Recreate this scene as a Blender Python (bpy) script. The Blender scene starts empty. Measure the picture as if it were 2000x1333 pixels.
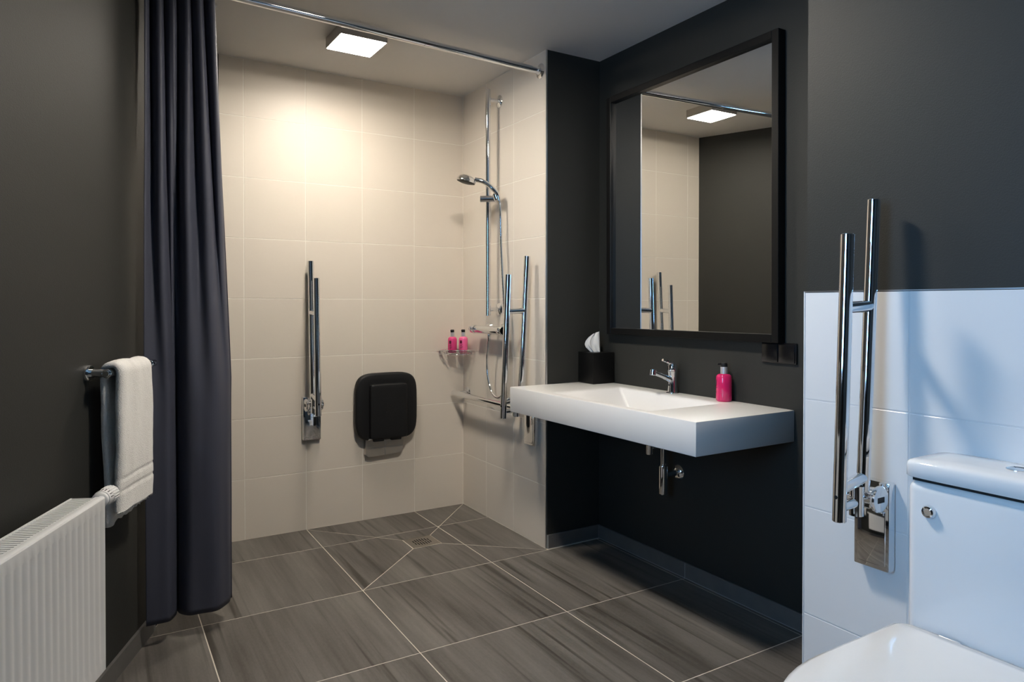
import bpy, bmesh, math, random
from mathutils import Vector, Matrix, noise

random.seed(7)
scene = bpy.context.scene
COL = scene.collection
PI = math.pi

# ------------------------------------------------------------------ camera
cam_d = bpy.data.cameras.new('camera')
cam_d.sensor_width = 36.0
cam_d.lens = 1344.06 / 2000 * 36.0
cam_d.shift_y = -57.6 / 2000
cam_d.clip_start = 0.02
cam = bpy.data.objects.new('camera', cam_d)
COL.objects.link(cam)
_R = Vector((0.85721444, -0.51495943, 0.00044236))
_U = Vector((0.00497421, 0.00913916, 0.99994587))
_F = Vector((0.51493559, 0.85716583, -0.01039574))
cam.matrix_world = Matrix(((_R.x, _U.x, -_F.x, -1.8318), (_R.y, _U.y, -_F.y, -3.6055), (_R.z, _U.z, -_F.z, 1.1716), (0, 0, 0, 1)))
scene.camera = cam

# ------------------------------------------------------------------ light, exposure
SKY_STRENGTH = 13.5
SKY_COLOR = (0.29, 0.58, 1.0)
LAMP_SHOWER = 82.0
LAMP_ROOM = 185.0
LAMP_COLOR = (1.0, 0.91, 0.79)
world = bpy.data.worlds.new('daylight')
scene.world = world
world.use_nodes = True
bg = world.node_tree.nodes['Background']
bg.inputs[0].default_value = (*SKY_COLOR, 1)
bg.inputs[1].default_value = SKY_STRENGTH
vs = scene.view_settings
vs.view_transform = 'Standard'
vs.look = 'None'
vs.gamma = 1.0
vs.use_curve_mapping = False
vs.exposure = 0.40
cy = scene.cycles
cy.max_bounces = 10
cy.diffuse_bounces = 6
cy.glossy_bounces = 6
cy.transparent_max_bounces = 8
cy.caustics_reflective = False
cy.caustics_refractive = False
cy.sample_clamp_indirect = 6.0

# ------------------------------------------------------------------ materials
MATS = {}


def mat(name, col, rough=0.5, metal=0.0, var=0.0, scale=8.0, bump=0.0, bscale=60.0, spec=0.5, coat=0.0, trans=0.0, alpha=1.0, sheen=0.0, stretch=None):
    if name in MATS:
        return MATS[name]
    m = bpy.data.materials.new(name)
    m.use_nodes = True
    nt = m.node_tree
    b = nt.nodes['Principled BSDF']
    b.inputs['Base Color'].default_value = (*col, 1)
    b.inputs['Roughness'].default_value = rough
    b.inputs['Metallic'].default_value = metal
    b.inputs['Specular IOR Level'].default_value = spec
    if coat:
        b.inputs['Coat Weight'].default_value = coat
        b.inputs['Coat Roughness'].default_value = 0.05
    if trans:
        b.inputs['Transmission Weight'].default_value = trans
    if alpha < 1:
        b.inputs['Alpha'].default_value = alpha
    if sheen:
        b.inputs['Sheen Weight'].default_value = sheen
        b.inputs['Sheen Roughness'].default_value = 0.5
    geo = nt.nodes.new('ShaderNodeNewGeometry')
    src = geo.outputs['Position']
    if stretch:
        mp = nt.nodes.new('ShaderNodeMapping')
        mp.inputs['Scale'].default_value = stretch
        nt.links.new(src, mp.inputs['Vector'])
        src = mp.outputs['Vector']
    if var:
        n = nt.nodes.new('ShaderNodeTexNoise')
        n.inputs['Scale'].default_value = scale
        n.inputs['Detail'].default_value = 5
        nt.links.new(src, n.inputs['Vector'])
        mx = nt.nodes.new('ShaderNodeMix')
        mx.data_type = 'RGBA'
        mx.inputs[6].default_value = (*[max(0, c * (1 - var)) for c in col], 1)
        mx.inputs[7].default_value = (*[min(1, c * (1 + var)) for c in col], 1)
        nt.links.new(n.outputs['Fac'], mx.inputs[0])
        nt.links.new(mx.outputs[2], b.inputs['Base Color'])
    if bump:
        n2 = nt.nodes.new('ShaderNodeTexNoise')
        n2.inputs['Scale'].default_value = bscale
        n2.inputs['Detail'].default_value = 3
        nt.links.new(src, n2.inputs['Vector'])
        bp = nt.nodes.new('ShaderNodeBump')
        bp.inputs['Strength'].default_value = bump
        bp.inputs['Distance'].default_value = 0.002
        nt.links.new(n2.outputs['Fac'], bp.inputs['Height'])
        nt.links.new(bp.outputs['Normal'], b.inputs['Normal'])
    MATS[name] = m
    return m


def floor_mat():
    m = bpy.data.materials.new('streaked_stoneware')
    m.use_nodes = True
    nt = m.node_tree
    N, L = nt.nodes, nt.links
    b = N['Principled BSDF']
    geo = N.new('ShaderNodeNewGeometry')
    oi = N.new('ShaderNodeObjectInfo')
    mul = N.new('ShaderNodeVectorMath'); mul.operation = 'SCALE'
    mul.inputs[0].default_value = (7.3, 3.1, 0.0)
    L.new(oi.outputs['Random'], mul.inputs['Scale'])
    add = N.new('ShaderNodeVectorMath'); add.operation = 'ADD'
    L.new(geo.outputs['Position'], add.inputs[0]); L.new(mul.outputs[0], add.inputs[1])

    def nz(sc, st, det=6, rough=0.6):
        mp = N.new('ShaderNodeMapping'); mp.inputs['Scale'].default_value = st
        L.new(add.outputs[0], mp.inputs['Vector'])
        n = N.new('ShaderNodeTexNoise'); n.inputs['Scale'].default_value = sc
        n.inputs['Detail'].default_value = det; n.inputs['Roughness'].default_value = rough
        n.inputs['Distortion'].default_value = 0.25
        L.new(mp.outputs[0], n.inputs['Vector'])
        return n.outputs['Fac']
    broad = nz(1.0, (6.5, 0.9, 1), 3)
    fine = nz(1.0, (38.0, 1.6, 1), 6, 0.65)
    grain = nz(1.0, (160.0, 60.0, 1), 3)
    r1 = N.new('ShaderNodeValToRGB')
    r1.color_ramp.elements[0].position = 0.33; r1.color_ramp.elements[0].color = (0.060, 0.053, 0.046, 1)
    r1.color_ramp.elements[1].position = 0.64; r1.color_ramp.elements[1].color = (0.185, 0.172, 0.156, 1)
    mixf = N.new('ShaderNodeMath'); mixf.operation = 'MULTIPLY_ADD'
    mixf.inputs[1].default_value = 0.55
    L.new(broad, mixf.inputs[0])
    m2 = N.new('ShaderNodeMath'); m2.operation = 'MULTIPLY_ADD'; m2.inputs[1].default_value = 0.32
    L.new(fine, m2.inputs[0])
    m3 = N.new('ShaderNodeMath'); m3.operation = 'MULTIPLY'; m3.inputs[1].default_value = 0.13
    L.new(grain, m3.inputs[0]); L.new(m3.outputs[0], m2.inputs[2]); L.new(m2.outputs[0], mixf.inputs[2])
    L.new(mixf.outputs[0], r1.inputs[0])
    # sparse dark veins
    vein = nz(1.0, (26.0, 0.7, 1), 4, 0.5)
    r2 = N.new('ShaderNodeValToRGB')
    r2.color_ramp.elements[0].position = 0.33; r2.color_ramp.elements[0].color = (0.38, 0.36, 0.34, 1)
    r2.color_ramp.elements[1].position = 0.44; r2.color_ramp.elements[1].color = (1, 1, 1, 1)
    L.new(vein, r2.inputs[0])
    mm = N.new('ShaderNodeMix'); mm.data_type = 'RGBA'; mm.blend_type = 'MULTIPLY'; mm.inputs[0].default_value = 1.0
    L.new(r1.outputs[0], mm.inputs[6]); L.new(r2.outputs[0], mm.inputs[7])
    L.new(mm.outputs[2], b.inputs['Base Color'])
    b.inputs['Roughness'].default_value = 0.42
    b.inputs['Specular IOR Level'].default_value = 0.45
    bp = N.new('ShaderNodeBump'); bp.inputs['Strength'].default_value = 0.25; bp.inputs['Distance'].default_value = 0.001
    L.new(grain, bp.inputs['Height']); L.new(bp.outputs[0], b.inputs['Normal'])
    return m


M_FLOOR = floor_mat()
M_SKIRT = mat('skirting_stoneware', (0.125, 0.12, 0.115), 0.4, var=0.25, scale=14, bump=0.1)
M_FGROUT = mat('floor_grout', (0.66, 0.61, 0.53), 0.9, var=0.12, scale=30)
M_TILE = mat('beige_glazed_tile', (0.73, 0.665, 0.58), 0.45, var=0.02, scale=5, bump=0.06, bscale=25)
M_TGROUT = mat('cream_grout', (0.88, 0.84, 0.76), 0.85, var=0.05, scale=40)
M_WTILE = mat('white_glazed_tile', (0.80, 0.80, 0.80), 0.18, var=0.015, scale=4, bump=0.04, bscale=20)
M_WGROUT = mat('white_grout', (0.72, 0.73, 0.74), 0.85, var=0.05, scale=40)
M_PAINT = mat('charcoal_paint', (0.026, 0.0265, 0.0240), 0.60, var=0.06, scale=3, bump=0.25, bscale=320, spec=0.28)
M_CEIL = mat('matt_ceiling_paint', (0.72, 0.705, 0.68), 0.85, var=0.02, scale=2, bump=0.1, bscale=200)
M_CHROME = mat('polished_chrome', (0.86, 0.87, 0.88), 0.055, 1.0, var=0.02, scale=10)
M_SATIN = mat('satin_steel', (0.60, 0.56, 0.50), 0.34, 0.8, var=0.05, scale=20)
M_ALU = mat('brushed_aluminium', (0.62, 0.62, 0.62), 0.32, 1.0, var=0.04, scale=40)
M_CERAM = mat('white_ceramic', (0.83, 0.825, 0.82), 0.10, var=0.01, scale=3, coat=0.3)
M_SOLID = mat('white_mineral_cast', (0.80, 0.79, 0.775), 0.28, var=0.012, scale=6)
M_ENAMEL = mat('white_radiator_enamel', (0.72, 0.72, 0.715), 0.32, var=0.015, scale=6)
M_BLACKP = mat('black_plastic', (0.008, 0.0085, 0.0095), 0.5, var=0.15, scale=30, bump=0.15, bscale=500, spec=0.3)
M_BLACKG = mat('gloss_black_plastic', (0.005, 0.005, 0.006), 0.22, var=0.1, scale=10)
M_BLACKW = mat('black_lacquer', (0.005, 0.005, 0.005), 0.42, var=0.1, scale=20, spec=0.22)
M_DARK = mat('dark_recess', (0.006, 0.006, 0.006), 0.8, var=0.1, scale=20)
M_PINK = mat('pink_soap', (0.62, 0.018, 0.125), 0.10, var=0.05, scale=20, coat=0.4)
M_PINK3 = mat('rose_pink_soap', (0.72, 0.055, 0.21), 0.12, var=0.05, scale=20, coat=0.4)
M_PINK2 = mat('pale_pink_soap', (0.86, 0.13, 0.33), 0.16, var=0.05, scale=20, coat=0.4)
M_PRINT = mat('dark_print', (0.10, 0.006, 0.03), 0.5, var=0.1, scale=60)
M_TOWEL = mat('white_terry', (0.78, 0.765, 0.735), 0.95, var=0.10, scale=140, bump=1.0, bscale=330, sheen=0.25, spec=0.1)
M_CURT = mat('navy_polyester', (0.052, 0.056, 0.080), 0.55, var=0.05, scale=12, bump=0.12, bscale=700, spec=0.35)
M_TISSUE = mat('white_tissue', (0.80, 0.79, 0.77), 0.9, var=0.04, scale=30, bump=0.4, bscale=90, spec=0.1)
M_MIRROR = mat('mirror_silver', (0.90, 0.91, 0.90), 0.005, 1.0, var=0.005, scale=2)
M_COLLAR = mat('silver_collar', (0.70, 0.70, 0.71), 0.35, 0.6, var=0.03, scale=30)
M_SEAL = mat('grey_sealant', (0.30, 0.30, 0.29), 0.6, var=0.1, scale=30)


def emit_mat(name, col, s):
    m = bpy.data.materials.new(name)
    m.use_nodes = True
    nt = m.node_tree
    nt.nodes.remove(nt.nodes['Principled BSDF'])
    e = nt.nodes.new('ShaderNodeEmission')
    e.inputs[0].default_value = (*col, 1)
    e.inputs[1].default_value = s
    nt.links.new(e.outputs[0], nt.nodes['Material Output'].inputs[0])
    return m


def glass_pane_mat():
    m = bpy.data.materials.new('clear_window_glass')
    m.use_nodes = True
    nt = m.node_tree
    nt.nodes.remove(nt.nodes['Principled BSDF'])
    t = nt.nodes.new('ShaderNodeBsdfTransparent')
    t.inputs[0].default_value = (0.95, 0.97, 0.97, 1)
    g = nt.nodes.new('ShaderNodeBsdfGlossy')
    g.inputs['Roughness'].default_value = 0.02
    mx = nt.nodes.new('ShaderNodeMixShader')
    mx.inputs[0].default_value = 0.06
    nt.links.new(t.outputs[0], mx.inputs[1])
    nt.links.new(g.outputs[0], mx.inputs[2])
    nt.links.new(mx.outputs[0], nt.nodes['Material Output'].inputs[0])
    return m


# ------------------------------------------------------------------ mesh helpers
class MB:
    def __init__(self):
        self.v, self.f = [], []

    def add(self, vs, fs):
        o = len(self.v)
        self.v += [tuple(p) for p in vs]
        self.f += [tuple(i + o for i in q) for q in fs]
        return self

    def box(self, x0, x1, y0, y1, z0, z1):
        x0, x1 = sorted((x0, x1)); y0, y1 = sorted((y0, y1)); z0, z1 = sorted((z0, z1))
        return self.add([(x0, y0, z0), (x1, y0, z0), (x1, y1, z0), (x0, y1, z0), (x0, y0, z1), (x1, y0, z1), (x1, y1, z1), (x0, y1, z1)],
                        [(0, 3, 2, 1), (4, 5, 6, 7), (0, 1, 5, 4), (1, 2, 6, 5), (2, 3, 7, 6), (3, 0, 4, 7)])

    def rbox(self, x0, x1, y0, y1, z0, z1, r=0.005, seg=3):
        bm = bmesh.new()
        bmesh.ops.create_cube(bm, size=1.0)
        for v in bm.verts:
            v.co = Vector((x0 + (v.co.x + .5) * (x1 - x0), y0 + (v.co.y + .5) * (y1 - y0), z0 + (v.co.z + .5) * (z1 - z0)))
        bmesh.ops.bevel(bm, geom=list(bm.edges), offset=r, segments=seg, profile=0.5, affect='EDGES')
        return self.from_bm(bm)

    def from_bm(self, bm):
        bm.verts.index_update()
        self.add([v.co[:] for v in bm.verts], [[v.index for v in f.verts] for f in bm.faces])
        bm.free()
        return self

    def lathe(self, prof, p0, axis=(0, 0, 1), n=24):
        """prof: (radius, distance along axis) pairs"""
        a = Vector(axis).normalized()
        h = Vector((1, 0, 0)) if abs(a.x) < 0.9 else Vector((0, 1, 0))
        u = a.cross(h).normalized(); w = a.cross(u)
        p0 = Vector(p0)
        vs, fs, rings = [], [], []
        for r, d in prof:
            c = p0 + a * d
            if r < 1e-6:
                rings.append([len(vs)]); vs.append(c)
            else:
                rings.append(list(range(len(vs), len(vs) + n)))
                vs += [c + (u * math.cos(2 * PI * k / n) + w * math.sin(2 * PI * k / n)) * r for k in range(n)]
        for A, B in zip(rings, rings[1:]):
            for k in range(n):
                k2 = (k + 1) % n
                if len(A) == 1 and len(B) == 1:
                    continue
                if len(A) == 1:
                    fs.append((A[0], B[k2], B[k]))
                elif len(B) == 1:
                    fs.append((A[k], A[k2], B[0]))
                else:
                    fs.append((A[k], A[k2], B[k2], B[k]))
        if len(rings[0]) > 1:
            fs.append(tuple(reversed(rings[0])))
        if len(rings[-1]) > 1:
            fs.append(tuple(rings[-1]))
        return self.add(vs, fs)

    def cyl(self, p0, p1, r, n=20, ch=0.0):
        p0, p1 = Vector(p0), Vector(p1)
        d = p1 - p0; L = d.length
        prof = [(r, 0), (r, L)] if not ch else [(r - ch, 0), (r, ch), (r, L - ch), (r - ch, L)]
        return self.lathe(prof, p0, d, n)

    def tube(self, pts, r, n=12, closed=False):
        pts = [Vector(p) for p in pts]
        rr = r if isinstance(r, (list, tuple)) else [r] * len(pts)
        T = []
        for i in range(len(pts)):
            a = pts[i - 1] if i or closed else pts[0]
            b = pts[(i + 1) % len(pts)] if i < len(pts) - 1 or closed else pts[-1]
            T.append((b - a).normalized())
        h = Vector((0, 0, 1)) if abs(T[0].z) < 0.9 else Vector((1, 0, 0))
        u = T[0].cross(h).normalized()
        vs, fs = [], []
        for i, p in enumerate(pts):
            u = (u - T[i] * u.dot(T[i])).normalized()
            w = T[i].cross(u)
            vs += [p + (u * math.cos(2 * PI * k / n) + w * math.sin(2 * PI * k / n)) * rr[i] for k in range(n)]
        m = len(pts)
        for i in range(m if closed else m - 1):
            j = (i + 1) % m
            for k in range(n):
                k2 = (k + 1) % n
                fs.append((i * n + k, i * n + k2, j * n + k2, j * n + k))
        if not closed:
            fs.append(tuple(reversed(range(n))))
            fs.append(tuple(range((m - 1) * n, m * n)))
        return self.add(vs, fs)

    def loft(self, rings, cap0=True, cap1=True):
        n = len(rings[0])
        vs = [p for r in rings for p in r]
        fs = []
        for i in range(len(rings) - 1):
            for k in range(n):
                k2 = (k + 1) % n
                fs.append((i * n + k, i * n + k2, (i + 1) * n + k2, (i + 1) * n + k))
        if cap0:
            fs.append(tuple(reversed(range(n))))
        if cap1:
            fs.append(tuple(range((len(rings) - 1) * n, len(rings) * n)))
        return self.add(vs, fs)

    def grid(self, P, nu, nv):
        vs = [P(i / (nu - 1), j / (nv - 1)) for j in range(nv) for i in range(nu)]
        fs = [(j * nu + i, j * nu + i + 1, (j + 1) * nu + i + 1, (j + 1) * nu + i) for j in range(nv - 1) for i in range(nu - 1)]
        return self.add(vs, fs)

    def arc(self, c, r, a0, a1, z0, z1, n=6, t=0.0006):
        """thin curved patch on an upright cylinder"""
        vs, fs = [], []
        for k in range(n + 1):
            a = a0 + (a1 - a0) * k / n
            for rad in (r, r + t):
                for z in (z0, z1):
                    vs.append((c[0] + rad * math.cos(a), c[1] + rad * math.sin(a), z))
        for k in range(n):
            o, q = 4 * k, 4 * k + 4
            fs += [(o + 2, q + 2, q + 3, o + 3), (o, o + 1, q + 1, q), (o + 1, o + 3, q + 3, q + 1), (o, q, q + 2, o + 2)]
        fs += [(0, 2, 3, 1), (4 * n, 4 * n + 1, 4 * n + 3, 4 * n + 2)]
        return self.add(vs, fs)

    def mesh(self, name, m, smooth=True, angle=35):
        me = bpy.data.meshes.new(name)
        me.from_pydata(self.v, [], self.f)
        bm = bmesh.new(); bm.from_mesh(me)
        bmesh.ops.recalc_face_normals(bm, faces=bm.faces)
        bm.to_mesh(me); bm.free()
        me.materials.append(m)
        if smooth:
            me.shade_smooth()
            me.set_sharp_from_angle(angle=math.radians(angle))
        return me

    def build(self, name, m, parent=None, world=False, smooth=True, angle=35, label=None):
        if world and parent is not None:
            inv = FRAMES[parent.name].inverted()
            self.v = [tuple(inv @ Vector(p)) for p in self.v]
        o = bpy.data.objects.new(name, self.mesh(name, m, smooth, angle))
        COL.objects.link(o)
        o.parent = parent
        if label:
            o['label'] = label
        if parent is not None and parent.name in FRAMES:
            FRAMES[o.name] = FRAMES[parent.name]
        return o


FRAMES = {}


def thing(name, label, cat, loc=(0, 0, 0), rotz=0.0, group=None):
    o = bpy.data.objects.new(name, None)
    o.empty_display_size = 0.05
    COL.objects.link(o)
    o.location = loc
    o.rotation_euler = (0, 0, rotz)
    FRAMES[o.name] = Matrix.Translation(loc) @ Matrix.Rotation(rotz, 4, 'Z')
    tag(o, label, cat, group)
    return o


def tag(o, label, cat, group=None):
    o['label'] = label
    o['category'] = cat
    if group:
        o['group'] = group


def struct(name, mb, m, label=None, smooth=False):
    o = mb.build(name, m, smooth=smooth)
    o['kind'] = 'structure'
    if label:
        o['label'] = label
        o['category'] = name.split('_')[0]
    FRAMES[o.name] = Matrix.Identity(4)
    return o


def rot2(v, a):
    return (v[0] * math.cos(a) - v[1] * math.sin(a), v[0] * math.sin(a) + v[1] * math.cos(a))


def spline(pts, n=8):
    """Catmull-Rom through points"""
    P = [Vector(p) for p in pts]
    P = [P[0] * 2 - P[1]] + P + [P[-1] * 2 - P[-2]]
    out = []
    for i in range(1, len(P) - 2):
        for k in range(n):
            t = k / n
            a, b, c, d = P[i - 1:i + 3]
            out.append(0.5 * ((2 * b) + (c - a) * t + (2 * a - 5 * b + 4 * c - d) * t * t + (3 * b - a - 3 * c + d) * t ** 3))
    out.append(P[-2])
    return out


# ------------------------------------------------------------------ room dimensions
H = 2.385                     # ceiling height
NIB_Y = -0.873                # front face of the shower side wall
XS = 0.320                    # wall behind the wash basin
XW = -0.138                   # tiled wall behind the toilet
YW = -2.377                   # its visible edge
REAR = -4.7
LA = math.radians(-22.4)      # left wall: local +X points into the room
LO = (-1.327, 0.0, 0.0)       # back left corner
LN = (math.cos(LA), math.sin(LA))
LT = (math.sin(LA), -math.cos(LA))   # along the wall, from the back corner towards the viewer


def lw(s, o, z):
    return (LO[0] + LT[0] * s + LN[0] * o, LO[1] + LT[1] * s + LN[1] * o, z)


# ------------------------------------------------------------------ structure
floor = struct('floor', MB().box(-4.2, 0.6, REAR - 0.2, 0.2, -0.12, -0.0006), M_FGROUT, 'dark grey streaked stoneware tile floor with pale grout')
ceiling = struct('ceiling', MB().box(-4.2, 0.6, REAR - 0.2, 0.2, H, H + 0.12), M_CEIL, 'plain matt off white ceiling')
wall_back = struct('wall_back', MB().box(-1.9, 0.6, 0.0008, 0.15, 0, H), M_TGROUT, 'back wall of the shower in beige square tiles')
wall_nib = struct('wall_shower_side', MB().box(0.004, XS + 0.12, NIB_Y, 0.003, 0, H), M_PAINT, 'charcoal end face of the shower side wall beside the mirror')
MB().box(0.0008, 0.008, NIB_Y + 0.004, 0.0, 0, H).build('grout_bed', M_TGROUT, wall_nib, smooth=False)
wall_sink = struct('wall_basin', MB().box(XS, XS + 0.12, YW - 0.1, NIB_Y, 0, H), M_PAINT, 'charcoal painted wall behind basin and mirror')
wall_toilet = struct('wall_toilet', MB().box(XW + 0.009, XS + 0.12, REAR, YW, 0, H), M_PAINT, 'charcoal upper wall above the white tiled toilet wainscot')
MB().box(XW + 0.0008, XW + 0.010, REAR, YW + 0.0005, 0, 1.204).build('grout_bed', M_WGROUT, wall_toilet, smooth=False)
wall_rear = struct('wall_rear', MB().box(-4.2, 0.6, REAR - 0.15, REAR, 0, H), M_PAINT, 'charcoal wall behind the camera')

# left wall with a window above the radiator
WS0, WS1, WZ0, WZ1 = 2.72, 3.72, 0.95, 2.10
L_END = 5.2
wl = MB()
for s0, s1, z0, z1 in ((-0.05, WS0, 0, H), (WS1, L_END, 0, H), (WS0, WS1, 0, WZ0), (WS0, WS1, WZ1, H)):
    ps = [lw(s0, -0.16, 0), lw(s0, 0, 0), lw(s1, 0, 0), lw(s1, -0.16, 0)]
    wl.loft([[(p[0], p[1], z0) for p in ps], [(p[0], p[1], z1) for p in ps]])
wall_left = struct('wall_left', wl, M_PAINT, 'plain charcoal painted wall above the radiator')


def wall_quad(s0, s1, o0, o1, z0, z1, mb):
    ps = [lw(s0, o0, 0), lw(s0, o1, 0), lw(s1, o1, 0), lw(s1, o0, 0)]
    return mb.loft([[(p[0], p[1], z0) for p in ps], [(p[0], p[1], z1) for p in ps]])


fr = MB()
wall_quad(WS0, WS0 + .05, -.12, -.06, WZ0, WZ1, fr)
wall_quad(WS1 - .05, WS1, -.12, -.06, WZ0, WZ1, fr)
wall_quad(WS0 + .05, WS1 - .05, -.12, -.06, WZ0, WZ0 + .05, fr)
wall_quad(WS0 + .05, WS1 - .05, -.12, -.06, WZ1 - .05, WZ1, fr)
win = struct('window_1', fr, M_ENAMEL, 'white framed window above the radiator')
wall_quad(WS0 + .05, WS1 - .05, -.092, -.088, WZ0 + .05, WZ1 - .05, MB()).build('pane', glass_pane_mat(), win, smooth=False)
wall_quad(WS0 - .02, WS1 + .02, -.06, .02, WZ0 - .02, WZ0, MB()).build('window_sill', M_ENAMEL, win, smooth=False)
pl = bpy.data.lights.new('window_portal', 'AREA')
pl.shape = 'RECTANGLE'
pl.size = WS1 - WS0
pl.size_y = WZ1 - WZ0
pl.cycles.is_portal = True
po = bpy.data.objects.new('window_portal', pl)
COL.objects.link(po)
pc = Vector(lw((WS0 + WS1) / 2, -0.14, (WZ0 + WZ1) / 2))
po.location = pc
po.rotation_euler = Vector((LN[0], LN[1], 0)).to_track_quat('-Z', 'Z').to_euler()

# ------------------------------------------------------------------ tiles
GW = 0.0018   # half joint


def clip(poly, n, c):
    """keep the part of a convex polygon with n.p <= c"""
    out = []
    for i in range(len(poly)):
        a, b = poly[i], poly[(i + 1) % len(poly)]
        da = n[0] * a[0] + n[1] * a[1] - c
        db = n[0] * b[0] + n[1] * b[1] - c
        if da <= 0:
            out.append(a)
        if da * db < 0:
            t = da / (da - db)
            out.append((a[0] + (b[0] - a[0]) * t, a[1] + (b[1] - a[1]) * t))
    return out


def area(poly):
    return 0.5 * sum(poly[i][0] * poly[(i + 1) % len(poly)][1] - poly[(i + 1) % len(poly)][0] * poly[i][1] for i in range(len(poly)))


def inset(poly, d):
    out = poly
    for i in range(len(poly)):
        a, b = poly[i], poly[(i + 1) % len(poly)]
        e = (b[0] - a[0], b[1] - a[1])
        l = math.hypot(*e)
        if l < 1e-6:
            continue
        n = (e[1] / l, -e[0] / l)
        out = clip(out, n, n[0] * a[0] + n[1] * a[1] - d)
        if len(out) < 3:
            return []
    return out


def tile_poly(poly, to3, depth, name, m, parent, ch=0.0005):
    """poly is counter-clockwise; to3 maps (u, v, height) to the world"""
    p2 = inset(poly, ch)
    if len(p2) != len(poly):
        c = (sum(p[0] for p in poly) / len(poly), sum(p[1] for p in poly) / len(poly))
        p2 = [(c[0] + (p[0] - c[0]) * .99, c[1] + (p[1] - c[1]) * .99) for p in poly]
    mb = MB()
    mb.loft([[to3(u, v, -depth) for u, v in poly], [to3(u, v, -ch * .7) for u, v in poly], [to3(u, v, 0) for u, v in p2]], cap0=False)
    return mb.build(name, m, parent, smooth=False)


def rect_tile_mesh(cache, w, h, depth, axis, m, name):
    key = (round(w, 4), round(h, 4), axis, name)
    if key in cache:
        return cache[key]
    poly = [(-w / 2, -h / 2), (w / 2, -h / 2), (w / 2, h / 2), (-w / 2, h / 2)]
    ch = 0.0006
    p2 = [(u - math.copysign(ch, u), v - math.copysign(ch, v)) for u, v in poly]
    if axis == 'y':        # faces -Y
        f = lambda u, v, d: (u, -d, v)
    else:                  # faces -X
        f = lambda u, v, d: (-d, u, v)
    mb = MB()
    mb.loft([[f(u, v, -depth) for u, v in poly], [f(u, v, -ch * .7) for u, v in poly], [f(u, v, 0) for u, v in p2]], cap0=False)
    cache[key] = mb.mesh(name, m, False)
    return cache[key]


TC = {}


def wall_tiles(parent, us, zs, axis, plane, m, name='tile'):
    for a, b in zip(us, us[1:]):
        u0, u1 = min(a, b), max(a, b)
        for z0, z1 in zip(zs, zs[1:]):
            w, h = u1 - u0 - 2 * GW, z1 - z0 - 2 * GW
            me = rect_tile_mesh(TC, w, h, 0.006, axis, m, name)
            o = bpy.data.objects.new(name, me)
            COL.objects.link(o)
            o.parent = parent
            uc, zc = (u0 + u1) / 2, (z0 + z1) / 2
            j = random.uniform(-.0003, .0003)
            o.location = (uc, plane + j, zc) if axis == 'y' else (plane + j, uc, zc)


ZS = [0.0, 0.300, 0.600, 0.900, 1.200, 1.500, 1.800, 2.100, H]
wall_tiles(wall_back, [0.0, -0.307, -0.609, -0.911, -1.213, -1.36], ZS, 'y', 0.0, M_TILE)
wall_tiles(wall_nib, [0.0, -0.282, -0.5715, NIB_Y + 0.004], ZS, 'x', 0.0, M_TILE)
wall_tiles(wall_toilet, [YW, -2.667, -2.969, -3.271, -3.573, -3.875, -4.177, -4.479, REAR], [0.0, 0.307, 0.607, 0.907, 1.206], 'x', XW, M_WTILE)

# floor pieces: a 60 cm grid, cut along the fall lines inside the shower
FX = [0.295, -0.307, -0.911, -1.515, -2.117, -2.719, -3.321]
FY = [0.0, -0.302, -0.889, -1.475, -2.058, -2.645, -3.231, -3.817, -4.403, REAR]
DR = (-0.545, -0.395, -0.545, -0.407)       # drain x0 x1 y0 y1
SH = (-0.911, 0.0, -0.889, 0.0)             # shower tray
fl3 = lambda u, v, d: (u, v, d)
llc = LN[0] * LO[0] + LN[1] * LO[1]
xb = FX + [0.40]
xb = sorted(set(xb))
yb = sorted(FY)
dc = [(DR[0], DR[2]), (DR[1], DR[2]), (DR[1], DR[3]), (DR[0], DR[3])]
sc4 = [(SH[0], SH[2]), (SH[1], SH[2]), (SH[1], SH[3]), (SH[0], SH[3])]
for i in range(len(xb) - 1):
    for j in range(len(yb) - 1):
        x0, x1, y0, y1 = xb[i], xb[i + 1], yb[j], yb[j + 1]
        cell = [(x0, y0), (x1, y0), (x1, y1), (x0, y1)]
        if y0 >= SH[2] - 1e-6:
            cell = clip(cell, (1, 0), 0.0)
        if len(cell) < 3:
            continue
        cell = clip(cell, (-LN[0], -LN[1]), -llc - 0.0)
        if y1 <= -2.6 and len(cell) >= 3:
            cell = clip(cell, (1, 0), XW + 0.01)
        if len(cell) < 3 or abs(area(cell)) < 1e-3:
            continue
        pieces = []
        cx_ = sum(p[0] for p in cell) / len(cell)
        cy_ = sum(p[1] for p in cell) / len(cell)
        if SH[0] < cx_ < SH[1] and SH[2] < cy_ < SH[3]:
            for k in range(4):
                k2 = (k + 1) % 4
                trap = [sc4[k], sc4[k2], dc[k2], dc[k]]     # counter-clockwise
                q = cell
                for a in range(4):
                    p, r = trap[a], trap[(a + 1) % 4]
                    e = (r[0] - p[0], r[1] - p[1])
                    n = (e[1], -e[0])
                    q = clip(q, n, n[0] * p[0] + n[1] * p[1])
                    if len(q) < 3:
                        break
                if len(q) >= 3 and abs(area(q)) > 4e-4:
                    pieces.append(q)
        else:
            pieces.append(cell)
        for q in pieces:
            # drop doubled corners
            qq = [p for a, p in enumerate(q) if math.hypot(p[0] - q[a - 1][0], p[1] - q[a - 1][1]) > 1e-4]
            qi = inset(qq, GW)
            if len(qi) >= 3 and area(qi) > 2e-4:
                tile_poly(qi, fl3, 0.006, 'floor_tile', M_FLOOR, floor)

# skirting
SKH = 0.066


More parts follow.
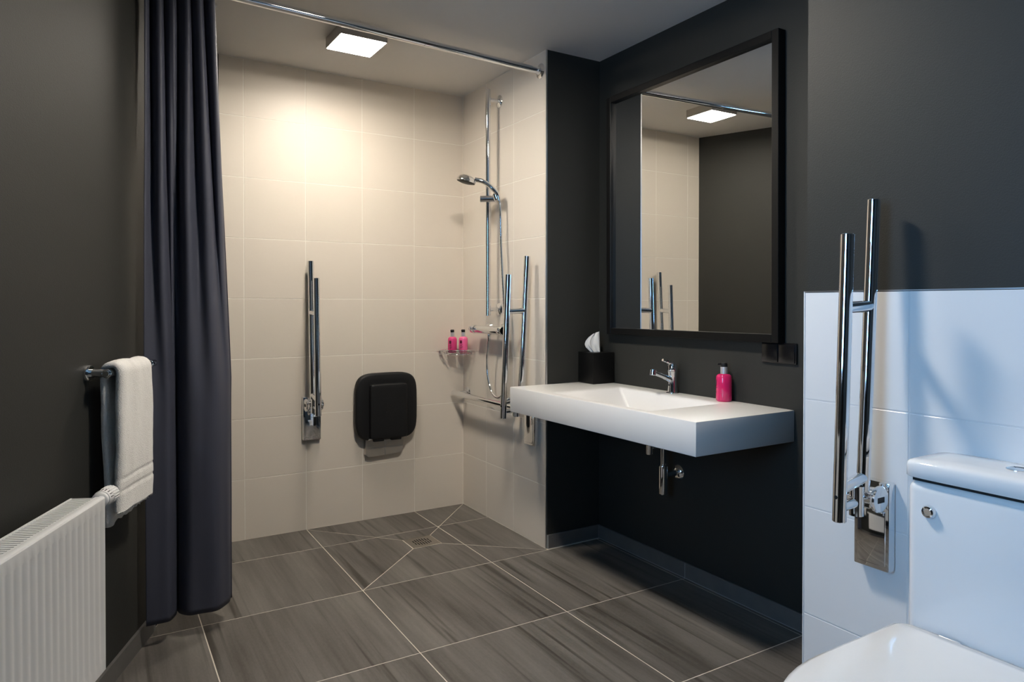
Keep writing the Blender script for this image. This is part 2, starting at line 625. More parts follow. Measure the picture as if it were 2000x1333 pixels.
def skirting(name, label, rects):
    base = None
    for k, (x0, x1, y0, y1) in enumerate(rects):
        if base is None:
            X0 = min(r[0] for r in rects); X1 = max(r[1] for r in rects)
            Y0 = min(r[2] for r in rects); Y1 = max(r[3] for r in rects)
            base = struct(name, MB().box(X0 + .0006, X1, Y0 + .0006, Y1, 0, SKH - .001), M_SEAL, label)
        g = .0012
        yy = (y0 + g, y1 - g) if (y1 - y0) > (x1 - x0) else (y0, y1)
        xx = (x0 + g, x1 - g) if (y1 - y0) <= (x1 - x0) else (x0, x1)
        MB().rbox(xx[0], xx[1], yy[0], yy[1], 0.002, SKH, .0015, 1).build('skirting_tile', M_SKIRT, base, smooth=False)


skirting('baseboard_basin', 'dark grey tile skirting along the wall under the basin', [(XS - .010, XS, -1.475, NIB_Y), (XS - .010, XS, -2.058, -1.475), (XS - .010, XS, YW, -2.058)])
skirting('baseboard_shower_side', 'short dark tile skirting at the foot of the shower side wall', [(0.006, XS - .010, NIB_Y - .010, NIB_Y)])
lb = MB()
wall_quad(0.9, L_END - .3, 0, .0094, 0, SKH - .001, lb)
base_l = struct('baseboard_left', lb, M_SEAL, 'dark grey tile skirting along the wall under the radiator')
for k in range(8):
    a = 0.92 + k * 0.5
    wall_quad(a + .0012, a + .4988, 0.0, .0100, 0.002, SKH, MB()).build('skirting_tile', M_SKIRT, base_l, smooth=False)

# metal tile edge trims
struct('trim_1', MB().box(-0.0008, 0.006, NIB_Y - .001, NIB_Y + .006, 0, H), M_ALU, 'thin bright metal edge trim up the shower side wall')
struct('trim_2', MB().box(XW - .0006, XW + .009, REAR, YW + .001, 1.2055, 1.2085), M_ALU, 'thin metal edge trim along the top of the white tiles')
struct('trim_3', MB().box(XW - .0006, XW + .009, YW - .0005, YW + .003, 0, 1.2085), M_WGROUT, 'white edge trim up the corner of the white tiled wall')

# ------------------------------------------------------------------ ceiling lamps
M_LAMPS = emit_mat('lamp_diffuser_shower', LAMP_COLOR, LAMP_SHOWER)
M_LAMPR = emit_mat('lamp_diffuser_room', LAMP_COLOR, LAMP_ROOM)
M_LFRAME = mat('lamp_frame_grey', (0.42, 0.40, 0.37), 0.4, var=0.03, scale=10)


def ceiling_lamp(x, y, label, em):
    t = thing('ceiling_lamp', label, 'ceiling lamp', (x, y, H), 0.02, 'square surface mounted ceiling lamps')
    h = 0.106
    mb = MB()
    for a, b, c, d in ((-h, h, -h, -h + .004), (-h, h, h - .004, h), (-h, -h + .004, -h + .004, h - .004), (h - .004, h, -h + .004, h - .004)):
        mb.box(a, b, c, d, -.048, 0)
    mb.box(-h + .004, h - .004, -h + .004, h - .004, -.008, 0)
    mb.build('frame', M_LFRAME, t, smooth=False)
    MB().box(-h + .005, h - .005, -h + .005, h - .005, -.050, -.012).build('diffuser', em, t, smooth=False, label='glowing white diffuser')


ceiling_lamp(-0.831, -0.577, 'glowing square ceiling lamp above the shower', M_LAMPS)
ceiling_lamp(-0.840, -1.820, 'square ceiling lamp over the middle of the room, in front of the basin', M_LAMPR)

# ------------------------------------------------------------------ wash basin
SB, ST = 0.676, 0.790
SYL, SYR = NIB_Y - .003, -2.006
XFL, XFR = -0.203, -0.176


def sx(y):   # front edge of the basin
    return XFL + (XFR - XFL) * (SYL - y) / (SYL - SYR)


t = thing('wash_basin', 'long white rectangular basin slab with a sunken bowl on the charcoal wall', 'wash basin', (0.06, -1.44, SB))
bm = bmesh.new()
XB = XS - .001
bx0, bx1, by0, by1 = -0.140, 0.228, -1.745, -1.140
inner = [(bx0, by0), (bx1, by0), (bx1, by1), (bx0, by1)]
outer = [(sx(SYR), SYR), (XB, SYR), (XB, SYL), (sx(SYL), SYL)]
vo = [bm.verts.new((x, y, ST)) for x, y in outer]
vb = [bm.verts.new((x, y, SB)) for x, y in outer]
vi = [bm.verts.new((x, y, ST)) for x, y in inner]
inn2 = [(bx0 + .05, by0 + .13), (bx1 - .028, by0 + .13), (bx1 - .028, by1 - .10), (bx0 + .05, by1 - .10)]
zb2 = [ST - .070, ST - .092, ST - .092, ST - .070]
v2 = [bm.verts.new((x, y, z)) for (x, y), z in zip(inn2, zb2)]
for k in range(4):
    q = (k + 1) % 4
    bm.faces.new((vo[k], vo[q], vi[q], vi[k]))
    bm.faces.new((vi[k], vi[q], v2[q], v2[k]))
    bm.faces.new((vb[k], vb[q], vo[q], vo[k]))
bm.faces.new(v2)
bm.faces.new(list(reversed(vb)))
bmesh.ops.recalc_face_normals(bm, faces=bm.faces)
bm.edges.ensure_lookup_table()
big = [e for e in bm.edges if all(v in v2 or v in vi for v in e.verts)]
bmesh.ops.bevel(bm, geom=big, offset=.012, segments=4, profile=.5, affect='EDGES')
oe = [e for e in bm.edges if all((abs(v.co.z - ST) < 1e-5 or abs(v.co.z - SB) < 1e-5) and (v.co.y < SYR + .002 or v.co.y > SYL - .002) for v in e.verts)]
bmesh.ops.bevel(bm, geom=oe, offset=.003, segments=2, profile=.5, affect='EDGES')
MB().from_bm(bm).build('slab', M_SOLID, t, world=True, angle=30)
MB().lathe([(0.0, 0), (.030, 0), (.032, .002), (.026, .005), (0, .006)], (0.12, -1.44, ST - .0885)).build('drain_plug', M_CHROME, t, world=True)

# faucet
t = thing('faucet', 'chrome single lever mixer tap at the back of the white basin', 'tap', (0.284, -1.425, ST))
prof = [(.024, 0), (.024, .003), (.021, .006), (.019, .03), (.0185, .06), (.019, .088), (.021, .092), (.021, .094)]
MB().lathe(prof, (0, 0, 0)).build('body', M_CHROME, t)
sp = MB().tube(spline([(0.006, 0, .052), (-.020, 0, .062), (-.060, .002, .078), (-.100, .004, .092)], 6), [.015] * 3 + [.013] * 4 + [.011] * 4 + [.010] * 4 + [.010] * 4, 14)
s_o = sp.build('spout', M_CHROME, t)
MB().lathe([(.0, .012), (.011, .012), (.0135, .009), (.0135, -.012), (.011, -.014), (.0, -.013)], (-.108, .004, .096), (.15, 0, 1)).build('aerator', M_CHROME, s_o)
MB().lathe([(.021, .095), (.0215, .097), (.0215, .118), (.017, .128), (.006, .131), (0, .131)], (0, 0, 0)).build('cartridge_cap', M_CHROME, t)
MB().tube(spline([(0.004, 0, .126), (-.02, 0, .134), (-.04, .001, .139), (-.056, .001, .145)], 5), [.011] * 4 + [.008] * 4 + [.006] * 4 + [.0055] * 4, 12).build('lever', M_CHROME, t)
MB().box(-.0198, -.0188, -.005, -.001, .033, .038).box(-.0198, -.0188, .001, .005, .033, .038).build('temperature_mark', M_DARK, t, smooth=False)
MB().lathe([(.027, 0), (.027, .002), (.0, .002)], (0, 0, 0)).build('base_ring', M_CHROME, t)


# soap bottles
def bottle(name, label, x, y, z, r, hb, m, rot, group=None, pump=True, neck=.028, hid=True):
    t = thing(name, label, 'soap bottle', (x, y, z), rot, group)
    MB().lathe([(0, 0), (r * .86, 0), (r * .97, .004), (r, .010), (r, hb - .016), (r * .93, hb - .006), (r * .72, hb), (r * .44, hb + .002), (0, hb + .002)], (0, 0, 0), n=28).build('bottle_body', m, t, angle=60)
    MB().lathe([(0, hb), (r * .44, hb), (r * .44, hb + neck), (r * .40, hb + neck + .001), (0, hb + neck + .001)], (0, 0, 0)).build('collar', M_COLLAR, t)
    MB().lathe([(0, hb + neck), (r * .40, hb + neck), (r * .42, hb + neck + .002), (r * .42, hb + neck + .013), (r * .36, hb + neck + .016), (0, hb + neck + .016)], (0, 0, 0)).build('pump_head' if pump else 'cap', M_BLACKP, t)
    if pump:
        MB().tube([(0, 0, hb + neck + .011), (-.5 * r, 0, hb + neck + .012), (-r * .85, 0, hb + neck + .011)], [.0045, .004, .0035], 10).build('nozzle', M_BLACKP, t)
    a = PI
    c = (0, 0)
    MB().arc(c, r, a - .40, a + .16, hb * .58, hb * .78).build('printed_mark', M_PRINT, t)
    for k, (wd, zz) in enumerate(((.62, .50), (.50, .44), (.66, .37), (.55, .31), (.4, .25))):
        MB().arc(c, r, a - .34, a - .34 + wd, hb * zz, hb * (zz + .022)).build('printed_line', M_PRINT, t)
    return t


bottle('soap_dispenser', 'crimson pink pump soap bottle standing on the white basin', 0.281, -1.712, ST, .0305, .107, M_PINK, math.radians(-31))
bottle('shower_gel_bottle', 'deep pink bottle in the shower corner basket, left of two', -0.110, -0.082, .898, .0255, .088, M_PINK3, math.radians(41), 'pink bottles in the shower basket', neck=.026)
bottle('shower_gel_bottle', 'lighter pink bottle in the shower corner basket, right of two', -0.046, -0.092, .898, .0255, .088, M_PINK2, math.radians(38), 'pink bottles in the shower basket', neck=.026)

# corner basket
t = thing('shower_basket', 'small chrome wire corner basket holding two pink bottles', 'shower basket', (0, 0, .884))
E = .0035
pts = [(-.004, -.150, .026), (-.060, -.142, .026), (-.130, -.110, .026), (-.158, -.045, .026), (-.158, -.004, .026)]
MB().tube(spline(pts, 6), .0032, 8).build('top_rail', M_CHROME, t)
pts2 = [(p[0], p[1], .004) for p in pts]
MB().tube(spline(pts2, 6), .0026, 8).build('bottom_rail', M_CHROME, t)
MB().tube([(-.158, -.005, .026), (-.005, -.005, .026), (-.005, -.150, .026)], .0026, 8).build('wall_wire', M_CHROME, t)
for k in range(8):
    x = -.018 - k * .018
    yy = -.146 + max(0, (-x - .03)) ** 1.6 * 1.75
    MB().cyl((x, -.004, .009), (x, min(-.03, yy), .009), .0018, 8).build('wire', M_CHROME, t)
for q in (0.12, .4, .65, .9):
    k = int(q * 24)
    p = spline(pts, 6)[k]
    MB().cyl((p.x, p.y, .004), (p.x, p.y, .026), .0018, 8).build('upright', M_CHROME, t)

# tissue box
t = thing('tissue_box', 'black cube tissue box with a white tissue, on the basin corner', 'tissue box', (.252, -.942, ST))
TB = .062
MB().rbox(-.066, .064, -.056, .064, 0.0005, .150, .002, 2).build('box', M_BLACKW, t)
MB().lathe([(0, 0), (.026, 0), (.026, .0006), (0, .0006)], (0, 0, .148)).build('opening', M_DARK, t)


def tissue(u, v):
    # a soft sail of paper standing out of the slot, bulging to one side
    lk = [-.016, -.034, -.050, -.056, -.050, -.038, -.018]
    k = v * 6
    q = min(5, int(k))
    left = lk[q] + (lk[q + 1] - lk[q]) * (k - q)
    right = .020 - .004 * v
    a = left + (right - left) * u - .004
    d = .006 * math.sin(13 * u + 1.2 * v) * (1 - .3 * v) + .004 * math.sin(31 * u + 3 * v) * (1 - v) + .008 * math.sin(PI * u) * v
    z = .140 + .106 * v + .004 * u * v - .010 * (1 - u) * v
    return (a * .857 + d * .515, -a * .515 + d * .857, z)


o = MB().grid(tissue, 40, 16).build('tissue', M_TISSUE, t, label='crumpled white tissue')
md = o.modifiers.new('thick', 'SOLIDIFY'); md.thickness = .0012

# bottle trap under the basin
t = thing('basin_trap', 'chrome bottle trap and pipe under the white basin', 'drain trap', (.231, -1.425, .36))
MB().lathe([(.0, .0), (.014, .0), (.0185, .004), (.0185, .118), (.017, .124), (.0125, .126), (.0125, .128)], (0, 0, 0)).build('trap_cup', M_CHROME, t)
MB().cyl((0, 0, .12), (0, 0, .195), .0115, 18).build('inlet_pipe', M_CHROME, t)
MB().tube(spline([(0, 0, .190), (-.004, 0, .204), (-.02, 0, .212), (-.05, 0, .212), (-.072, 0, .218), (-.079, 0, .240)], 5), .0105, 12).build('cross_pipe', M_CHROME, t)
MB().lathe([(.0, .180), (.012, .180), (.0145, .184), (.0145, .316), (0, .316)], (-.079, 0, 0)).build('tailpiece', M_CHROME, t)
MB().cyl((.012, 0, .083), (XS - .231 - .001, 0, .083), .0125, 18).build('outlet_pipe', M_CHROME, t)
MB().lathe([(.034, 0), (.034, .002), (.028, .010), (.016, .016), (0, .016)], (XS - .231, 0, .083), (-1, 0, 0), 28).build('wall_flange', M_CHROME, t)

# ------------------------------------------------------------------ mirror
t = thing('wall_mirror', 'large black framed rectangular mirror above the basin', 'mirror', (XS, -1.470, 1.600))
MROLL = 0.0035
fy0, fy1, fz0, fz1, fw, fd = -.492, .492, -.570, .572, .030, .040


def mroll(mb):
    mb.v = [(p[0], p[1] * math.cos(MROLL) - p[2] * math.sin(MROLL), -p[1] * math.sin(MROLL) + p[2] * math.cos(MROLL)) if False else
            (p[0], p[1] * math.cos(MROLL) + p[2] * math.sin(MROLL), -p[1] * math.sin(MROLL) + p[2] * math.cos(MROLL)) for p in mb.v]
    return mb


for a in ((fy0, fy0 + fw, fz0, fz1), (fy1 - fw, fy1, fz0, fz1), (fy0 + fw, fy1 - fw, fz0, fz0 + fw), (fy0 + fw, fy1 - fw, fz1 - fw, fz1)):
    mroll(MB().rbox(-fd, -.001, a[0], a[1], a[2], a[3], .0015, 1)).build('frame_rail', M_BLACKW, t, smooth=False)
mroll(MB().box(-.022, -.012, fy0 + fw - .004, fy1 - fw + .004, fz0 + fw - .004, fz1 - fw + .004)).build('mirror_glass', M_MIRROR, t, smooth=False, label='reflecting mirror glass')

# double socket
t = thing('wall_socket', 'gloss black double wall socket beneath the mirror corner', 'wall socket', (XS, -1.942, .993))
MB().rbox(-.009, -.0005, -.076, .076, -.0385, .0385, .003, 2).build('frame_plate', M_BLACKG, t)
for s in (-1, 1):
    MB().rbox(-.013, -.008, s * .0365 - .0335, s * .0365 + .0335, -.034, .034, .002, 2).build('socket_insert', M_BLACKG, t)


# ------------------------------------------------------------------ fold-up grab rails
def fold_rail(label, loc, rotz, yo):
    t = thing('fold_up_grab_rail', label, 'grab rail', loc, rotz, 'chrome fold-up double grab rails')
    # local: +X out of the wall, Y along it, Z from the foot of the plate
    p = MB().rbox(.0005, .028, -.046, .046, 0, .222, .0035, 2).build('mounting_plate', M_CHROME, t, angle=40)
    MB().rbox(.026, .0305, -.037, .037, .012, .150, .003, 2).build('cover_panel', M_CHROME, p, angle=40)
    for s in (-1, 1):
        MB().lathe([(0, 0), (.030, 0), (.033, .003), (.033, .008), (.030, .011), (0, .011)], (.058, s * .038 - .0055, .186), (0, 1, 0), 28).build('hinge_cheek', M_CHROME, t)
    MB().cyl((.058, -.036, .186), (.058, .036, .186), .017, 20).build('hinge_pin', M_CHROME, t)
    MB().rbox(.010, .058, -.030, .030, .166, .208, .006, 2).build('hinge_block', M_CHROME, t)
    for s in (-1, 1):
        MB().rbox(.044, .072, s * .0436 - .0007, s * .0436 + .0007, .178, .192, .0006, 1).build('hinge_slot', M_BLACKP, t, smooth=False)
    r = .0155

    def vb_(z):   # inner bar offset
        return .086 + (z - .21) / (.935 - .21) * (.046 - .086)

    def vf_(z):   # outer bar offset
        return .181 + (z - .145) / (.845 - .145) * (.153 - .181)
    MB().cyl((vb_(.205), yo, .205), (vb_(.924), yo, .924), r, 24, .0015).build('inner_bar', M_CHROME, t)
    b = MB().cyl((vf_(.145), yo, .145), (vf_(.833), yo, .833), r, 24, .0015).build('outer_bar', M_CHROME, t)
    MB().lathe([(0, 0), (.0045, 0), (.0045, .001), (0, .0015)], (vf_(.205) + .0150, yo, .205), (1, 0, 0), 12).build('end_screw', M_BLACKP, b)
    MB().cyl((vb_(.66), yo, .66), (vf_(.655), yo, .655), .0145, 20).build('upper_link', M_CHROME, t)
    MB().cyl((vb_(.235), yo, .240), (vf_(.232), yo, .222), .0145, 20).build('lower_link', M_CHROME, t)
    MB().cyl((.060, 0, .186), (.130, 0, .186), .0135, 20).cyl((.112, yo, .150), (.112, yo, .222), .017, 20).cyl((.12, yo, .182), (vf_(.19), yo, .178), .012, 20).build('release_latch', M_CHROME, t)
    return t


fold_rail('chrome fold-up double grab rail on the shower back wall', (-0.888, 0.0, .470), -PI / 2, -.010)
fold_rail('chrome fold-up double grab rail between shower hose and basin', (0.0, -0.765, .482), PI, .012)
fold_rail('large chrome fold-up double grab rail beside the toilet', (XW, -2.590, .508), PI, .014)

# ------------------------------------------------------------------ fold-up shower seat
t = thing('shower_chair', 'black plastic fold-up shower seat on the beige back wall', 'shower seat', (-0.490, 0, .34), -PI / 2)


def superellipse(a, b, n, k=48, bow=0):
    out = []
    for i in range(k):
        th = 2 * PI * i / k
        c, s = math.cos(th), math.sin(th)
        out.append((a * math.copysign(abs(c) ** (2 / n), c), b * math.copysign(abs(s) ** (2 / n), s)))
    return out


def plate(a, b, n, yc, zc, x0, x1, bev, k=48, dish=0.0):
    o = superellipse(a, b, n, k)
    rings = []
    for x, sc in ((x0, 1 - bev / a * .6), (x0 + bev * .4, 1.0), (x1 - bev, 1.0), (x1 - bev * .3, 1 - .3 * bev / a), (x1, 1 - bev / a), (x1 - dish, .80), (x1 - dish, .3)):
        rings.append([(x, yc + y * sc, zc + z * sc) for y, z in o])
    return rings


# local +X out of the wall, local +Y = world +X
MB().loft(plate(.176, .182, 4.6, 0, .278, .022, .058, .010)).build('seat_pad', M_BLACKP, t, angle=50)
MB().loft(plate(.105, .148, 16, .002, .255, .056, .086, .006)).build('support_flap', M_BLACKP, t, angle=50)
hp = MB()
for k in range(11):
    a = k * 2.399
    rr = .006 + .0085 * math.sqrt(k)
    hp.lathe([(0, 0), (.0058, 0), (.0058, .0012), (0, .0012)], (.0862, rr * math.cos(a) * .9, .272 + rr * math.sin(a) * .9), (1, 0, 0), 10)
hp.build('drain_holes', M_DARK, t)
# bracket
br = MB()
br.loft([[(x, -.112, .105), (x, .106, .105), (x, .098, .030), (x, .080, .012), (x, -.096, .004), (x, -.112, .018)] for x in (.004, .030)])
br.build('wall_bracket', M_SATIN, t, smooth=False)
MB().box(.0295, .0312, -.004, -.001, .008, .104).box(.0295, .0312, -.105, .099, .050, .0525).build('bracket_crease', M_ALU, t, smooth=False)
MB().cyl((.066, -.110, .110), (.066, .106, .110), .0065, 16).build('hinge_rod', M_CHROME, t)
for c in (-.055, .045):
    MB().rbox(.056, .078, c - .030, c + .030, .094, .122, .004, 2).build('hinge_sleeve', M_BLACKP, t)
    MB().rbox(.028, .064, c - .026, c + .026, .098, .106, .002, 1).build('hinge_arm', M_SATIN, t)

# ------------------------------------------------------------------ shower rail, hand shower, mixer
BX, BY = -0.070, -0.427
t = thing('shower_rail', 'tall vertical chrome shower rail on the beige side wall', 'shower rail', (0, BY, 1.10))
MB().cyl((BX, 0, .012), (BX, 0, 1.203), .0138, 24, .001).build('bar', M_CHROME, t)
for z in (.045, 1.150):
    MB().lathe([(.033, 0), (.033, .003), (.030, .006), (.014, .009), (.011, .012), (.0105, abs(BX))], (0, 0, z), (-1, 0, 0), 28).build('wall_mount', M_CHROME, t)
sl = MB().cyl((BX - .040, .012, .625), (BX + .032, -.038, .625), .0185, 24, .002).build('slider', M_CHROME, t)
MB().lathe([(.013, 0), (.017, .004), (.019, .030), (.017, .040), (0, .040)], (BX + .022, -.064, .612), (-.35, .10, 1), 20).build('handset_holder', M_CHROME, sl)

t = thing('hand_shower', 'chrome hand shower in its holder, with a flexible metal hose', 'hand shower', (-.06, -.50, 1.72))
hpts = spline([(-.047, -.505, 1.712), (-.058, -.502, 1.745), (-.088, -.489, 1.782), (-.125, -.470, 1.808), (-.160, -.449, 1.818)], 6)
MB().tube(hpts, [.0115] * 6 + [.0125] * 6 + [.012] * 6 + [.0125] * 7, 16).build('handle', M_CHROME, t, world=True)
hd = Vector((-.22, .10, -.96)).normalized()
hc = Vector((-.196, -.424, 1.816))
hb_ = MB().lathe([(0, -.026), (.022, -.024), (.040, -.015), (.050, -.002), (.052, .008), (.050, .012)], hc, hd, 32).build('head', M_CHROME, t, world=True)
MB().lathe([(0, .018), (.030, .017), (.048, .012), (.048, .008)], hc, hd, 32).build('spray_face', M_BLACKP, hb_, world=True, label='dark spray face')
hose_pts = spline([(-.046, -.506, 1.716), (-.044, -.512, 1.66), (-.042, -.517, 1.48), (-.045, -.545, 1.25), (-.05, -.575, 1.05), (-.055, -.595, .88), (-.06, -.590, .76),
                   (-.062, -.555, .700), (-.060, -.500, .688), (-.058, -.440, .715), (-.057, -.402, .790), (-.058, -.395, .880), (-.060, -.412, .970), (-.060, -.420, 1.008)], 26)
hr = [.0065 + (.0009 if i % 2 else -.0006) for i in range(len(hose_pts))]
MB().tube(hose_pts, hr, 10).build('hose', M_CHROME, t, world=True, angle=80)
MB().lathe([(.010, 0), (.0105, .004), (.008, .034), (.007, .036)], (-.060, -.4195, 1.012), (0, .03, -1), 16).build('hose_nut', M_CHROME, t, world=True)

t = thing('shower_mixer', 'horizontal chrome thermostatic shower mixer below the shower rail', 'shower mixer', (-.060, -.40, 1.036))
MB().lathe([(0, -.168), (.019, -.168), (.0215, -.164), (.0215, .164), (.019, .168), (0, .168)], (0, 0, 0), (0, 1, 0), 28).build('body', M_CHROME, t)
for s in (-1, 1):
    h_ = MB().lathe([(0, 0), (.0225, 0), (.0235, .003), (.0235, .036), (.021, .040), (0, .040)], (0, s * .128, 0), (0, s, 0), 28).build('control_knob', M_CHROME, t)
    MB().rbox(-.030, -.020, s * .150 - .010, s * .150 + .010, -.006, .016, .003, 2).build('knob_tab', M_CHROME, h_)
for s in (-.075, .075):
    MB().lathe([(.0335, 0), (.0335, .003), (.027, .012), (.015, .015), (.014, .060)], (.060, s, .004), (-1, 0, 0), 28).build('wall_union', M_CHROME, t)

t = thing('grab_bar', 'short horizontal chrome grab bar low in the shower corner', 'grab bar', (0, -.06, .662))
MB().cyl((-.078, .030, 0), (-.078, -.640, 0), .0155, 24, .0015).build('bar', M_CHROME, t)
for y in (0.0, -.58):
    MB().lathe([(.033, 0), (.033, .003), (.030, .006), (.0145, .009), (.011, .012), (.011, .072)], (0, y, 0), (-1, 0, 0), 28).build('wall_mount', M_CHROME, t)

# floor drain
t = thing('floor_drain', 'square stainless shower drain with slotted grate in the floor', 'floor drain', (-.470, -.476, 0))
w2, h2 = .0725, .0665
mb = MB().box(-w2, w2, -h2, h2, -.004, .0002)
for a in ((-w2, w2, -h2, -h2 + .0022), (-w2, w2, h2 - .0022, h2), (-w2, -w2 + .0022, -h2, h2), (w2 - .0022, w2, -h2, h2)):
    mb.box(a[0], a[1], a[2], a[3], -.004, .0014)
mb.build('drain_plate', mat('drain_steel', (0.36, 0.33, 0.29), 0.38, 0.85, var=0.08, scale=30), t, smooth=False)
for k in range(7):
    x = -.039 + k * .013
    hh = .042 * math.sqrt(max(.12, 1 - (x / .052) ** 2))
    MB().box(x - .0028, x + .0028, -hh, -.003, 0, .0005).box(x - .0028, x + .0028, .003, hh, 0, .0005).build('slot', M_DARK, t, smooth=False)

# ------------------------------------------------------------------ curtain rod and curtain
RZ = 2.296
r0 = Vector((0.0, -0.824, RZ))
r1 = Vector((-1.693, -0.940, RZ))
rd = (r1 - r0).normalized()
t = thing('curtain_rod', 'chrome curtain rod running under the ceiling to the shower side wall', 'curtain rod', (0, -.824, RZ))
MB().cyl(r0 + rd * .004, r1, .0158, 24).build('rod', M_CHROME, t, world=True)
MB().lathe([(.036, 0), (.036, .003), (.032, .006), (.018, .009), (.0165, .026), (.014, .028)], (-.0005, -.824, RZ), (-1, 0, 0), 32).build('wall_flange', M_CHROME, t, world=True)
MB().lathe([(.036, 0), (.036, .003), (.032, .006), (.018, .009), (.0165, .020), (.014, .022)], r1 - rd * .004 + Vector((LN[0], LN[1], 0)) * 0.001, (LN[0], LN[1], 0), 32).build('wall_flange', M_CHROME, t, world=True)
# joint sleeve
jm = r0 + rd * .62
MB().cyl(jm - rd * .010, jm + rd * .010, .0168, 24).build('joint_sleeve', M_CHROME, t, world=True)

CT, CB = 2.262, 0.082
t = thing('shower_curtain', 'long dark navy shower curtain gathered beside the radiator wall', 'shower curtain', (-1.56, -.93, CB))


def curtain(u, v):
    z = CB + (CT - CB) * v
    low = 1 - v
    xl = -1.700 + .004 * low
    xr = -1.466 + .062 * min(1, low * 1.6)
    # few deep folds at the hem, more and tighter ones at the rings
    wv = max(0.0, min(1.0, (v - .35) / .6))
    ph = PI * ((u - .66) / .34 if u > .66 else (u - .66) / .30)
    ex = 1.6 if u > .66 else .7
    ph2 = 2 * PI * (5.5 * u + .05)
    yc = -.824 - .0685 * (0 - (xl + (xr - xl) * u)) * 1.0
    big = (.032 - .082 * abs(math.cos(ph / 2)) ** ex) * (1 - .8 * wv)
    sm = -.034 * math.cos(ph2 + .8 * math.sin(3 * v + 1)) * (.10 + .90 * wv)
    n = noise.noise((u * 5.0, z * 1.3, 3.7)) * .012 + noise.noise((u * 11.0, z * 2.6, 9.1)) * .004
    x = xl + (xr - xl) * u + .020 * math.sin(ph * 1.0 + .4) * (1 - wv) + .010 * math.sin(ph2) * wv + n * .4
    y = yc + big + sm + n
    # keep clear of the slanting wall
    d = (x - LO[0]) * LN[0] + (y - LO[1]) * LN[1]
    if d < .012:
        e = .012 - d
        x += LN[0] * e
        y += LN[1] * e
    return (x, y, z)


cb_ = MB().grid(curtain, 150, 110)
co = cb_.build('curtain_cloth', M_CURT, t, world=True, angle=180)
md = co.modifiers.new('thick', 'SOLIDIFY'); md.thickness = .0016
for k in range(9):
    u = .04 + k * .115
    p = Vector(curtain(u, 1.0))
    lam = (p - r0).dot(rd)
    c = r0 + rd * lam
    pts = []
    for q in range(16):
        a = 2 * PI * q / 16
        pts.append(c + Vector((0, math.cos(a) * .022, math.sin(a) * .026 - .010)))
    MB().tube(pts, .0019, 8, closed=True).build('curtain_ring', M_CHROME, t, world=True)
    g = Vector(curtain(u, .9935))
    MB().lathe([(.004, 0), (.0072, .0006), (.0072, .0016), (.004, .0022)], g + Vector((0, -.0015, 0)), (0, -1, 0), 14).build('eyelet', M_CHROME, t, world=True)

# ------------------------------------------------------------------ towel rail and towel
t = thing('towel_rail', 'short dark chrome towel rail on the charcoal wall', 'towel rail', lw(1.222, 0, .974), LA)
MB().cyl((.060, -.206, 0), (.060, .168, 0), .0095, 20, .001).build('bar', M_CHROME, t)
for y in (-.182, .146):
    MB().lathe([(.024, 0), (.024, .009), (.022, .012), (.012, .012), (.012, .060)], (0.0005, y, 0), (1, 0, 0), 24).build('post', M_CHROME, t)
    MB().cyl((.060, y - .020, 0), (.060, y + .020, 0), .0130, 20, .0015).build('bar_cap', M_CHROME, t)

t = thing('hand_towel', 'white terry towel folded over the towel rail', 'towel', lw(1.275, .06, .50), LA)


def towel_prof(w, thick):
    """outline of one fold line across the rail: (offset from rail axis, height)"""
    return w


# path over the bar: back hem up, over, front hem down (local x = out of the wall, z from the origin)
RBZ = .474
zf, zbk = .062, .030
path = []
R_ = .0215
for k in range(26):
    path.append((-R_ + .007 * (1 - k / 26), zbk + (RBZ - zbk) * k / 26))
for k in range(11):
    a = PI - PI * k / 10
    path.append((R_ * math.cos(a), RBZ + R_ * math.sin(a)))
for k in range(1, 81):
    path.append((R_ - .004 * (k / 80), RBZ + (zf - RBZ) * k / 80))
NP_ = len(path)
NT = 26


def towel_pt(i, j, side):
    px, pz = path[i]
    f = j / (NT - 1)
    front = i > 31
    # normal
    a = path[max(0, i - 1)]; b = path[min(NP_ - 1, i + 1)]
    tx, tz = b[0] - a[0], b[1] - a[1]
    l = math.hypot(tx, tz)
    nx, nz = -tz / l, tx / l
    th = .0105 if not front else .0125
    # two woven border lines near the front hem
    if front:
        d = pz - zf
        for c in (.100, .064):
            if abs(d - c) < .0045:
                th -= .0026
    edge = min(f, 1 - f)
    if edge < .06:
        th *= .55 + .45 * (edge / .06)
    nz_ = noise.noise((f * 3.2, pz * 5.0, 2.0 + (4 if front else 0))) * .006 + noise.noise((f * 14, pz * 22.0, side + 1.0)) * .0015
    w0, w1 = (-.125, .125)
    if front:
        w0 += .004 * (RBZ - pz)
        w1 += .012 * math.sin((RBZ - pz) * 6)
    else:
        w0 += .010 * math.sin(pz * 7)
        w1 -= .020
    y = w0 + (w1 - w0) * f
    x = px + nx * (th * side + nz_)
    z = pz + nz * (th * side + nz_)
    if i == NP_ - 1 or i == 0:
        z += noise.noise((f * 9, 5.5 if i else 8.5, 0)) * .010
    return (x, y, z)


